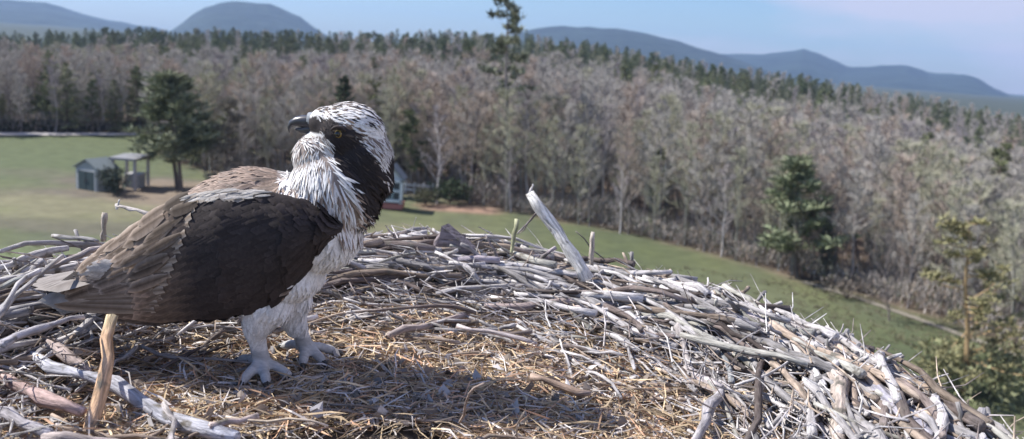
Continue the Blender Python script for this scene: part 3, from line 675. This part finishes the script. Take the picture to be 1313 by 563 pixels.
# straw lining
st = MB(); r = random.Random(8)
for i in range(26000):
    if r.random() < .93: a = R(r.uniform(-20, 200))
    else: a = r.uniform(0, 6.28)
    rho = r.random()**.55*.66 if r.random() < .9 else r.uniform(.6, .92)
    x, y = NC.x+rho*math.cos(a), NC.y+rho*math.sin(a)
    if y < .85 and r.random() < .7: continue
    clump = noise.noise((x*7, y*7, 9)); z = NEST_Z+nest_h(x, y)+r.random()**2*(.014+.016*max(0, clump))-.006
    if rho > .6: z -= .02
    ta = r.uniform(0, 6.28); ln = r.uniform(.015, .085); d = Vector((math.cos(ta), math.sin(ta), r.gauss(.02, .16))).normalized()*ln
    up = d.cross(rv(r)).normalized(); wd = r.uniform(.0006, .0016); m = up*wd; p = Vector((x, y, z)); mid = p+d*.5+rv(r, ln*.12)
    q = r.random(); k = r.uniform(.55, 1.35); c = (.52, .40, .26) if q < .52 else ((.46, .29, .19) if q < .70 else (.52, .48, .46)); c = tuple(v*(1+.5*noise.noise((x*9, y*9, 31))) for v in c)
    c = tuple(v*k for v in c)
    st.add([p-m, p+m, mid+m, mid-m, p+d], [(0, 1, 2, 3), (3, 2, 4)], c)
tw = MB()
for i in range(4200):
    a = R(r.uniform(-40, 215)); rho = r.uniform(.5, .96); x, y = NC.x+rho*math.cos(a), NC.y+rho*math.sin(a)
    ta = a+1.57+r.gauss(0, .9); ln = r.uniform(.02, .11); d = Vector((math.cos(ta), math.sin(ta), r.gauss(.08, .3))).normalized()*ln
    p = Vector((x, y, NEST_Z+nest_h(x, y)+r.uniform(-.015, .035))); q = r.uniform(.0008, .0022); k = r.uniform(.6, 1.4); c = r.choice(((.40, .37, .37), (.36, .29, .23), (.48, .46, .45), (.42, .40, .39), (.2, .17, .16)))
    tw.tube([p, p+d*.5+rv(r, ln*.1), p+d], [q, q*.85, q*.5], 4, tuple(min(.7, v*k) for v in c), cap=False)
tag(build_in(tw, 'fine_twigs', M_stick), kind='stuff')
tag(build_in(st, 'straw_lining', M_straw), kind='stuff')
fl = MB()      # bark flakes and crumbs
for i in range(3500):
    a = R(r.uniform(-20, 200)); rho = r.uniform(0, .95)**.7; x, y = NC.x+rho*math.cos(a), NC.y+rho*math.sin(a); p = Vector((x, y, NEST_Z+nest_h(x, y)+r.uniform(-.01, .012)))
    s = r.uniform(.003, .010); u = rv(r, s); v = rv(r, s); w_ = u.cross(v).normalized()*s*.3; k = r.uniform(.5, 1.3); c = ((.30, .25, .21) if r.random() < .6 else (.40, .38, .38)); c = tuple(z*k for z in c)
    fl.add([p-u-v, p+u-v, p+u+v*.7, p-u*.6+v, p+w_], [(0, 1, 4), (1, 2, 4), (2, 3, 4), (3, 0, 4), (3, 2, 1, 0)], c)
tag(build_in(fl, 'bark_flakes', M_straw), kind='stuff')

#BIRD
# ------------------------------------------------------------------ the osprey
foot = on_z(338, 470, NEST_Z+.01); YB = foot.y; SP = YB/FPX
bird = empty('osprey', foot); tag(bird, 'brown and white osprey standing in the nest, head turned back to the left', 'bird')
def B(u, v, off=0.0): return on_y(u, v, YB+off)
def bl(p): return Vector(p)-foot
def bbuild(mb, name, mat, parent=None, smooth=False):
    mb.v = [bl(v) for v in mb.v]; return mb.build(name, mat, parent or bird, smooth)
raw = MB()
def ell(u, v, off, ru, rv_, dep, ang=0, n=20):
    c = B(u, v, off); ax = (B(u+math.cos(ang)*10, v+math.sin(ang)*10, off)-c).normalized(); ay = Vector((0, 1, 0)); az = ax.cross(ay).normalized(); ay = az.cross(ax).normalized()
    vs = []; fs = []
    for i in range(n+1):
        th = math.pi*i/n
        for j in range(n*2):
            ph = math.pi*j/n
            vs.append(c+ax*math.cos(th)*ru*SP+az*math.sin(th)*math.cos(ph)*rv_*SP+ay*math.sin(th)*math.sin(ph)*dep)
    m = n*2
    for i in range(n):
        for j in range(m): fs.append((i*m+j, (i+1)*m+j, (i+1)*m+(j+1) % m, i*m+(j+1) % m))
    raw.add(vs, fs)
ell(318, 310, 0, 146, 78, .098, R(-17)); ell(200, 318, 0, 105, 36, .066, R(-24)); ell(404, 286, 0, 56, 66, .090, R(-36)); ell(335, 345, 0, 84, 48, .08, R(-14)); ell(380, 347, 0, 42, 37, .076, R(-40))
ell(305, 266, .008, 84, 47, .072, R(-18)); ell(430, 243, 0, 58, 62, .068, 0); ell(448, 172, 0, 46, 41, .048, R(10)); ell(468, 205, 0, 36, 52, .050, R(-6)); ell(420, 158, -.002, 24, 22, .030, 0); ell(415, 200, 0, 38, 34, .044, 0)
for off, pts_ in ((-.038, ((345, 385, 34), (333, 408, 24), (326, 428, 14))), (.035, ((374, 382, 27), (374, 402, 21), (378, 422, 13)))):
    for (u0, v0, r0), (u1, v1, r1) in zip(pts_, pts_[1:]):
        for k in range(4):
            t = k/4; q = lerp(r0, r1, t); ell(lerp(u0, u1, t), lerp(v0, v1, t), off, q, q, q*SP*.8, 0, 8)
# legs and toes: part of the one continuous body
def leg(off, kn, ank, toes):
    a = B(kn[0], kn[1], off); fz = NEST_Z+nest_h(*on_z(ank[0], ank[1]+5, NEST_Z).xy)+.016
    b = on_z(ank[0], ank[1], fz+.012); tips = []
    raw.tube([a, a.lerp(b, .5)+Vector((0, 0, 0)), b], [.0185, .0140, .0150], 10)
    for tx, ty in toes:
        e = on_z(tx, ty, fz-.004); m1 = b.lerp(e, .42)+Vector((0, 0, .006)); m2 = b.lerp(e, .78)+Vector((0, 0, .003))
        raw.tube([b, m1, m2, e], [.0115, .0088, .0092, .0062], 8); tips.append((m2, e))
    return tips
tips = leg(-.038, (326, 418), (336, 466), [(308, 493), (342, 494), (374, 484), (306, 462)]) + leg(.035, (380, 412), (392, 446), [(432, 452), (416, 466), (388, 470), (362, 444)])
me = raw.mesh('raw', M_feather); tmp = bpy.data.objects.new('tmp', me); COL.objects.link(tmp)
md = tmp.modifiers.new('r', 'REMESH'); md.mode = 'VOXEL'; md.voxel_size = .0038
md = tmp.modifiers.new('s', 'SMOOTH'); md.iterations = 5; md.factor = .5
dg = bpy.context.evaluated_depsgraph_get(); ev = bpy.data.meshes.new_from_object(tmp.evaluated_get(dg)); bpy.data.objects.remove(tmp); bpy.data.meshes.remove(me)
def uv_of(p):
    q = proj(p); # design coordinates are those of the bird plane
    return q[0], q[1]
WHITE, DARK, BRN, PBR = (.74, .72, .72), (.038, .032, .034), (.17, .125, .10), (.40, .31, .25)
def seg_d(u, v, pts):
    best = 1e9; bt = 0
    for i, ((a, b_), (c, d)) in enumerate(zip(pts, pts[1:])):
        dx, dy = c-a, d-b_; t = max(0, min(1, ((u-a)*dx+(v-b_)*dy)/(dx*dx+dy*dy))); q = math.hypot(u-a-dx*t, v-b_-dy*t)
        if q < best: best = q; bt = (i+t)/(len(pts)-1)
    return best, bt
STRIPE = [(402, 160), (420, 163), (436, 176), (452, 205), (468, 232), (486, 262), (484, 292)]
NAPE = [(506, 205), (500, 235), (490, 265)]
def plume(u, v, r):
    """colour, length, flow (du, dv) for the plumage at design point u, v"""
    n = noise.noise((u*.045, v*.045, 3)); n2 = noise.noise((u*.25, v*.12, 8))
    if v > 404: return ((.74, .73, .72), .014, (-.1, 1))
    if v < 300 and u > 355 and not (v > 262 and u < 400):
        ds, t = seg_d(u, v, STRIPE); wd = lerp(10, 24, sstep(.1, .6, t))*(1-.5*sstep(.85, 1, t))
        flow = (1, .35) if v < 175 and u > 425 else ((.75, .7) if (ds < 30 or u > 470) else ((.15, 1) if v > 195 else (-.1, 1)))
        ln = .009 if v < 180 and u < 440 else (.015 if v < 215 else .03)
        dn, _ = seg_d(u, v, NAPE)
        if ds < wd*(1+.25*n2) or dn < 9: return (DARK if r.random() < .93 else (.09, .07, .06), ln, flow)
        if v < 158: return (WHITE if r.random() < (.34 if u < 432 else .55) else (DARK if r.random() < .5 else BRN), ln, flow)                 # streaked crown
        if u > 440 and v < 215: return (WHITE if r.random() < .80 else BRN, ln, flow)       # white hind cheek patch
        if v > 235 and u < 460: return (WHITE if r.random() < .62 else (.30, .23, .19), ln, flow)
        return (WHITE if r.random() < .88 else (.36, .29, .25), ln, flow)
    if (u > 395 and v > 285) or v > 372 or (u > 380 and v > 340): return ((.78, .765, .75), .022, (-.55, .8))
    if v > 330 and u < 330: return ((.5, .46, .43), .03, (-1, .1))
    c = BRN if r.random() < .7 else (.11, .085, .07)
    return (c, .030, (-1, .38))
cols = []
for v_ in ev.vertices:
    u, v = uv_of(v_.co); c = plume(u, v, random.Random(1))[0]; gz = v_.co.z-NEST_Z
    if gz < .052: c = (.47, .47, .475)
    elif u > 355 and 175 < v < 300 and c[0] > .3: c = (.30, .25, .23)
    cols += [c[0]*.9, c[1]*.9, c[2]*.9, 1]
a = ev.color_attributes.new('col', 'FLOAT_COLOR', 'POINT') if 'col' not in ev.color_attributes else ev.color_attributes['col']
a.data.foreach_set('color', cols)
a = ev.attributes['grain'] if 'grain' in ev.attributes else ev.attributes.new('grain', 'FLOAT_VECTOR', 'POINT')
a.data.foreach_set('vector', [x for q in ev.vertices for x in q.co])
TOP = [(58, 374), (100, 345), (130, 320), (165, 296), (205, 270), (243, 250), (290, 243), (345, 246), (400, 261), (425, 275), (440, 292)]
BOT = [(58, 386), (100, 396), (150, 402), (210, 408), (270, 408), (325, 400), (360, 386), (392, 352), (422, 318), (440, 294)]
bvh = BVHTree.FromPolygons([v.co for v in ev.vertices], [p.vertices for p in ev.polygons])
ev.materials.clear(); ev.materials.append(M_feather); ev.polygons.foreach_set('use_smooth', [True]*len(ev.polygons))
tri = []; tot = 0; cum = []
for p in ev.polygons:
    tot += p.area; cum.append(tot); tri.append((p.center.copy(), p.normal.copy()))
import bisect
def leaf(mb, p, d, n, ln, wd, col, edge=None, lift=.2, curl=0.0, segs=3):
    """one feather: a vane with a raised shaft line, base at p, pointing along d, over a surface with normal n"""
    d = (d-n*d.dot(n)).normalized(); s = d.cross(n).normalized(); vs = []; cs = []; fs = []
    edge = edge or col
    for i in range(segs+1):
        t = i/segs; w_ = wd*(math.sin(min(1, t*1.5+.25)*1.57) if t < .67 else math.sqrt(max(0, 1-((t-.67)/.36)**2)))*.5
        c = p+d*ln*t+n*(lift*ln*t-curl*ln*t*t)
        if i == segs: vs.append(c); cs.append(edge)
        else:
            vs += [c-s*w_-n*w_*.25, c, c+s*w_-n*w_*.25]; cs += [edge, col, edge]
    for i in range(segs):
        if i == segs-1: fs += [(i*3, i*3+1, i*3+3), (i*3+1, i*3+2, i*3+3)]
        else: fs += [(i*3, i*3+1, i*3+4, i*3+3), (i*3+1, i*3+2, i*3+5, i*3+4)]
    g0 = rnd.uniform(0, 9); mb.add(vs, fs, cs, [(g0+i*.01, (i % 3)*.004+g0, 0) for i in range(len(vs))])
pl = MB(); r = random.Random(4)
for i in range(26000):
    c, n = tri[min(bisect.bisect(cum, r.random()*tot), len(tri)-1)]; u, v = uv_of(c)
    if c.z-NEST_Z < .065: continue
    if u < 408 and 142 < v < 172: continue
    if 150 < u < 432 and interp(TOP, u)+7 < v < interp(BOT, u)-7: continue
    col, ln, fl_ = plume(u, v, r); d = B(u+fl_[0]*10, v+fl_[1]*10)-B(u, v); d += rv(r, .28*d.length)
    k = r.uniform(.78, 1.2); col = tuple(min(.82, x*k) for x in col); rim = None
    if col[0] < .25 and v > 200 and u < 400: rim = tuple(min(.5, x*2.2+.05) for x in col)
    if v > 395 and r.random() < .5: continue
    neck = u > 355 and 175 < v < 300
    leaf(pl, c+n*.0005, d, n, ln*r.uniform(.7, 1.3), ln*(.105 if neck else (.24 if v < 230 else .36)), col, rim, r.uniform(.02, .20 if neck else .06), r.uniform(0, .2))
ev.transform(Matrix.Translation(-foot)); body = bpy.data.objects.new('body', ev); COL.objects.link(body); body.parent = bird
tag(bbuild(pl, 'plumage', M_feather, None, True), kind='stuff')
# wings: a curved shell with coverts and flight feathers
TOP = [(58, 374), (100, 345), (130, 320), (165, 296), (205, 270), (243, 250), (290, 243), (345, 246), (400, 261), (425, 275), (440, 292)]
BOT = [(58, 386), (100, 396), (150, 402), (210, 408), (270, 408), (325, 400), (360, 386), (392, 352), (422, 318), (440, 294)]
DEP = [(58, .012), (120, .045), (200, .085), (300, .112), (380, .106), (425, .085), (440, .070)]
def Wp(u, t, side=-1):
    v = lerp(interp(TOP, u), interp(BOT, u), t); e = math.sin(math.pi*min(1, max(0, t*.86+.10)))**.55
    return B(u, v, side*(interp(DEP, u)*(.45+.55*e)))
def Wn(u, t, side=-1):
    a = Wp(u+3, t, side)-Wp(u-3, t, side); b = Wp(u, min(1, t+.04), side)-Wp(u, max(0, t-.04), side); n = a.cross(b).normalized()
    return n if n.y*side > 0 else -n
for side in (-1, 1):
    shell = MB(); vs = []; NU, NT = 40, 14
    dv = 0 if side < 0 else -6
    for s2 in (0, 1):
        for i in range(NU+1):
            for j in range(NT+1):
                u = lerp(60, 439, i/NU); p = Wp(u, j/NT, side); vs.append(p-Wn(u, j/NT, side)*(.004*s2))
    m = (NU+1)*(NT+1); fs = []
    for s2 in (0, 1):
        for i in range(NU):
            for j in range(NT):
                q = (i*(NT+1)+j, (i+1)*(NT+1)+j, (i+1)*(NT+1)+j+1, i*(NT+1)+j+1); q = tuple(k+m*s2 for k in q); fs.append(q if s2 == 0 else q[::-1])
    shell.add(vs, fs, (.05, .042, .04)); wing = bbuild(shell, 'wing', M_feather, None, True)
    cv = MB(); rr = random.Random(6)
    for row in range(15):
        t = .015+row*.067
        for k in range(30):
            u = 436-k*9.4-(row % 2)*4.7+rr.uniform(-2, 2); 
            if u < 165: continue
            n = Wn(u, t, side); p = Wp(u, t, side)+n*.0015; d = Wp(u-9, min(1, t+.02), side)-Wp(u, t, side)
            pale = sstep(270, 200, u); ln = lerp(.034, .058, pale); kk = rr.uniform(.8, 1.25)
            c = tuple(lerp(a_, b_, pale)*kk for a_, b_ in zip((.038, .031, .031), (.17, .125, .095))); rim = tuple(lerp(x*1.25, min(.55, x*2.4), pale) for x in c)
            if row < 1 and u < 350 and u > 240 and rr.random() < .75: c = (.34, .31, .29); rim = (.30, .27, .25)  # top covert row coloured pale for the sun highlight on the ridge
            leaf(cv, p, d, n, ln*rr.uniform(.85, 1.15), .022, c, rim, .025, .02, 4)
    for k in range(34):     # sunlit highlight on the folded wing's top ridge, painted as pale slivers
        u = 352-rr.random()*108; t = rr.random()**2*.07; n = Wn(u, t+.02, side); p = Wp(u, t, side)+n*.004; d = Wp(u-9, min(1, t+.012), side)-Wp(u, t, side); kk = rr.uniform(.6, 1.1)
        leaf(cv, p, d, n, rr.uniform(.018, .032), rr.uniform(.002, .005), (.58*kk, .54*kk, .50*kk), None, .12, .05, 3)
    for k in range(46):     # long pale edged scapulars over the lit rear of the wing
        row, c_ = divmod(k, 9); u = 246-row*9-c_*13+rr.uniform(-12, 12); t = .04+row*.14+rr.uniform(-.05, .05); n = Wn(u, t, side); p = Wp(u, t, side)+n*.004; d = Wp(u-12, min(1, t+.015), side)-Wp(u, t, side)
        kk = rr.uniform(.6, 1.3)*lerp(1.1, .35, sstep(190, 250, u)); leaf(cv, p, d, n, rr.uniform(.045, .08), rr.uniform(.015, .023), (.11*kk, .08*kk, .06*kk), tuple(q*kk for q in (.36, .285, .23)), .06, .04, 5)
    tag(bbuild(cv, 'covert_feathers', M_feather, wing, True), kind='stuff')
    # bare vertices of sub parts are in bird coordinates: wing sits at the bird's origin
    for k in range(15):
        f = k/14; u0 = lerp(255, 200, f); t0 = lerp(.05, .92, f); ue, ve = lerp(128, 62, f**.8 if f < .6 else f), 0
        ue = lerp(150, 66, min(1, f*1.35)); te = lerp(.02, .92, f)
        p0 = Wp(u0, t0, side); p1 = Wp(ue, te, side); n = Wn((u0+ue)/2, (t0+te)/2, side); mb = MB()
        kk = rr.uniform(.8, 1.2); c = (.19*kk, .145*kk, .11*kk)
        leaf(mb, p0+n*(.003+.0006*(k % 3)), p1-p0, n, (p1-p0).length*rr.uniform(.95, 1.06), .028, c, (.44, .37, .31), .03, .02, 6)
        bbuild(mb, 'flight_feather', M_feather, wing, True)
# tail
for k in range(8):
    f = k/7; mb = MB(); off = lerp(-.045, .045, f); p0 = B(170, 338, off*.5); p1 = B(50+3*abs(k-3.5), 379+(k % 3)*3, off); kk = rnd.uniform(.85, 1.15)
    leaf(mb, p0, p1-p0, Vector((-.25, -.35, .9)).normalized(), (p1-p0).length, .034, (.15*kk, .13*kk, .12*kk), (.26, .235, .22), .0, 0, 6)
    bbuild(mb, 'tail_feather', M_feather, None, True)
# pale ruffled tail end (undertail)
for k in range(5):
    mb = MB(); p0 = B(120, 372+k*3, -.03+.01*k); p1 = B(50+k*6, 386+k*3, -.03+.01*k); leaf(mb, p0, p1-p0, Vector((-.1, -.9, .3)).normalized(), (p1-p0).length, .020, (.24, .23, .225), (.32, .31, .30), .05, 0, 5); bbuild(mb, 'tail_feather', M_feather, None, True)
# eye, beak, talons
def sph(mb, c, rad, col, n=10, sq=(1, 1, 1)):
    vs = []; fs = []
    for i in range(n+1):
        for j in range(n*2):
            th, ph = math.pi*i/n, math.pi*j/n; vs.append(Vector(c)+Vector((math.sin(th)*math.cos(ph)*sq[0], math.sin(th)*math.sin(ph)*sq[1], math.cos(th)*sq[2]))*rad)
    m = n*2
    for i in range(n):
        for j in range(m): fs.append((i*m+j, (i+1)*m+j, (i+1)*m+(j+1) % m, i*m+(j+1) % m))
    mb.add(vs, fs, col)
for side in (-1, 1):
    src = B(434, 172, side*.3); tgt = B(434, 172, 0); h_, nn, _, _ = bvh.ray_cast(src, (tgt-src).normalized()); h_ = h_ or B(434, 172, side*.045)
    mb = MB(); sph(mb, h_+Vector((0, -side*.0035, 0)), .0070, (.24, .16, .04)); e = bbuild(mb, 'eye', M_eye, None, True)
    mb = MB(); sph(mb, h_+Vector((-.0010, side*.0024, .0)), .0046, (.005, .005, .005), 8, (1, .6, 1)); bbuild(mb, 'pupil', M_eye, e, True)
    mb = MB(); mb.tube([h_+Vector((.011*math.cos(q), side*.0015, .0035+.0075*math.sin(q))) for q in [R(10+20*k) for k in range(9)]], [.0016+.0012*math.sin(k/8*3.14) for k in range(9)], 5, (.05, .04, .04)); bbuild(mb, 'brow', M_feather, None, True)
bk = MB(); bp = [(407, 157, 10), (397, 156, 9), (388, 155.5, 7.8), (380, 156, 6.2), (374, 158.5, 4.5), (371, 163, 2.8), (371, 170, .7)]
bk.tube([B(u, v) for u, v, q in bp], [q*SP for u, v, q in bp], 12, (.055, .055, .065)); bk2 = bbuild(bk, 'upper_beak', M_horn, None, True)
bk = MB(); bk.tube([B(u, v) for u, v, q in ((408, 164, 8), (396, 166, 6), (386, 167, 4), (379, 166, 1.5))], [q*SP for q in (8, 6, 4, 1.5)], 10, (.075, .07, .075)); bbuild(bk, 'lower_beak', M_horn, None, True)
bk = MB(); bk.tube([B(u, v) for u, v, q in ((413, 155, 0), (402, 154, 0), (395, 153.5, 0))], [q*SP for q in (12, 10.8, 9.2)], 12, (.22, .24, .27)); bbuild(bk, 'cere', M_skin, None, True)
for m2, e in tips:
    d = (e-m2).normalized(); mb = MB(); mb.tube([e-d*.004, e+d*.008+Vector((0, 0, .001)), e+d*.019+Vector((0, 0, -.003)), e+d*.024+Vector((0, 0, -.013))], [.0058, .0052, .0034, .0005], 7, (.03, .03, .03)); bbuild(mb, 'talon', M_horn, None, True)

# ------------------------------------------------------------------ haze
hb = MB(); hb.box((0, 2250, 80), (3900, 2450, 118), (1, 1, 1)); hm = bpy.data.materials.new('air'); hm.use_nodes = True; n = hm.node_tree.nodes; n.remove(n['Principled BSDF'])
pv = n.new('ShaderNodeVolumePrincipled'); pv.inputs['Color'].default_value = (.40, .62, 1, 1); pv.inputs['Density'].default_value = .00017; pv.inputs['Anisotropy'].default_value = .2
hm.node_tree.links.new(pv.outputs[0], n['Material Output'].inputs['Volume'])
tag(hb.build('haze', hm), kind='stuff')
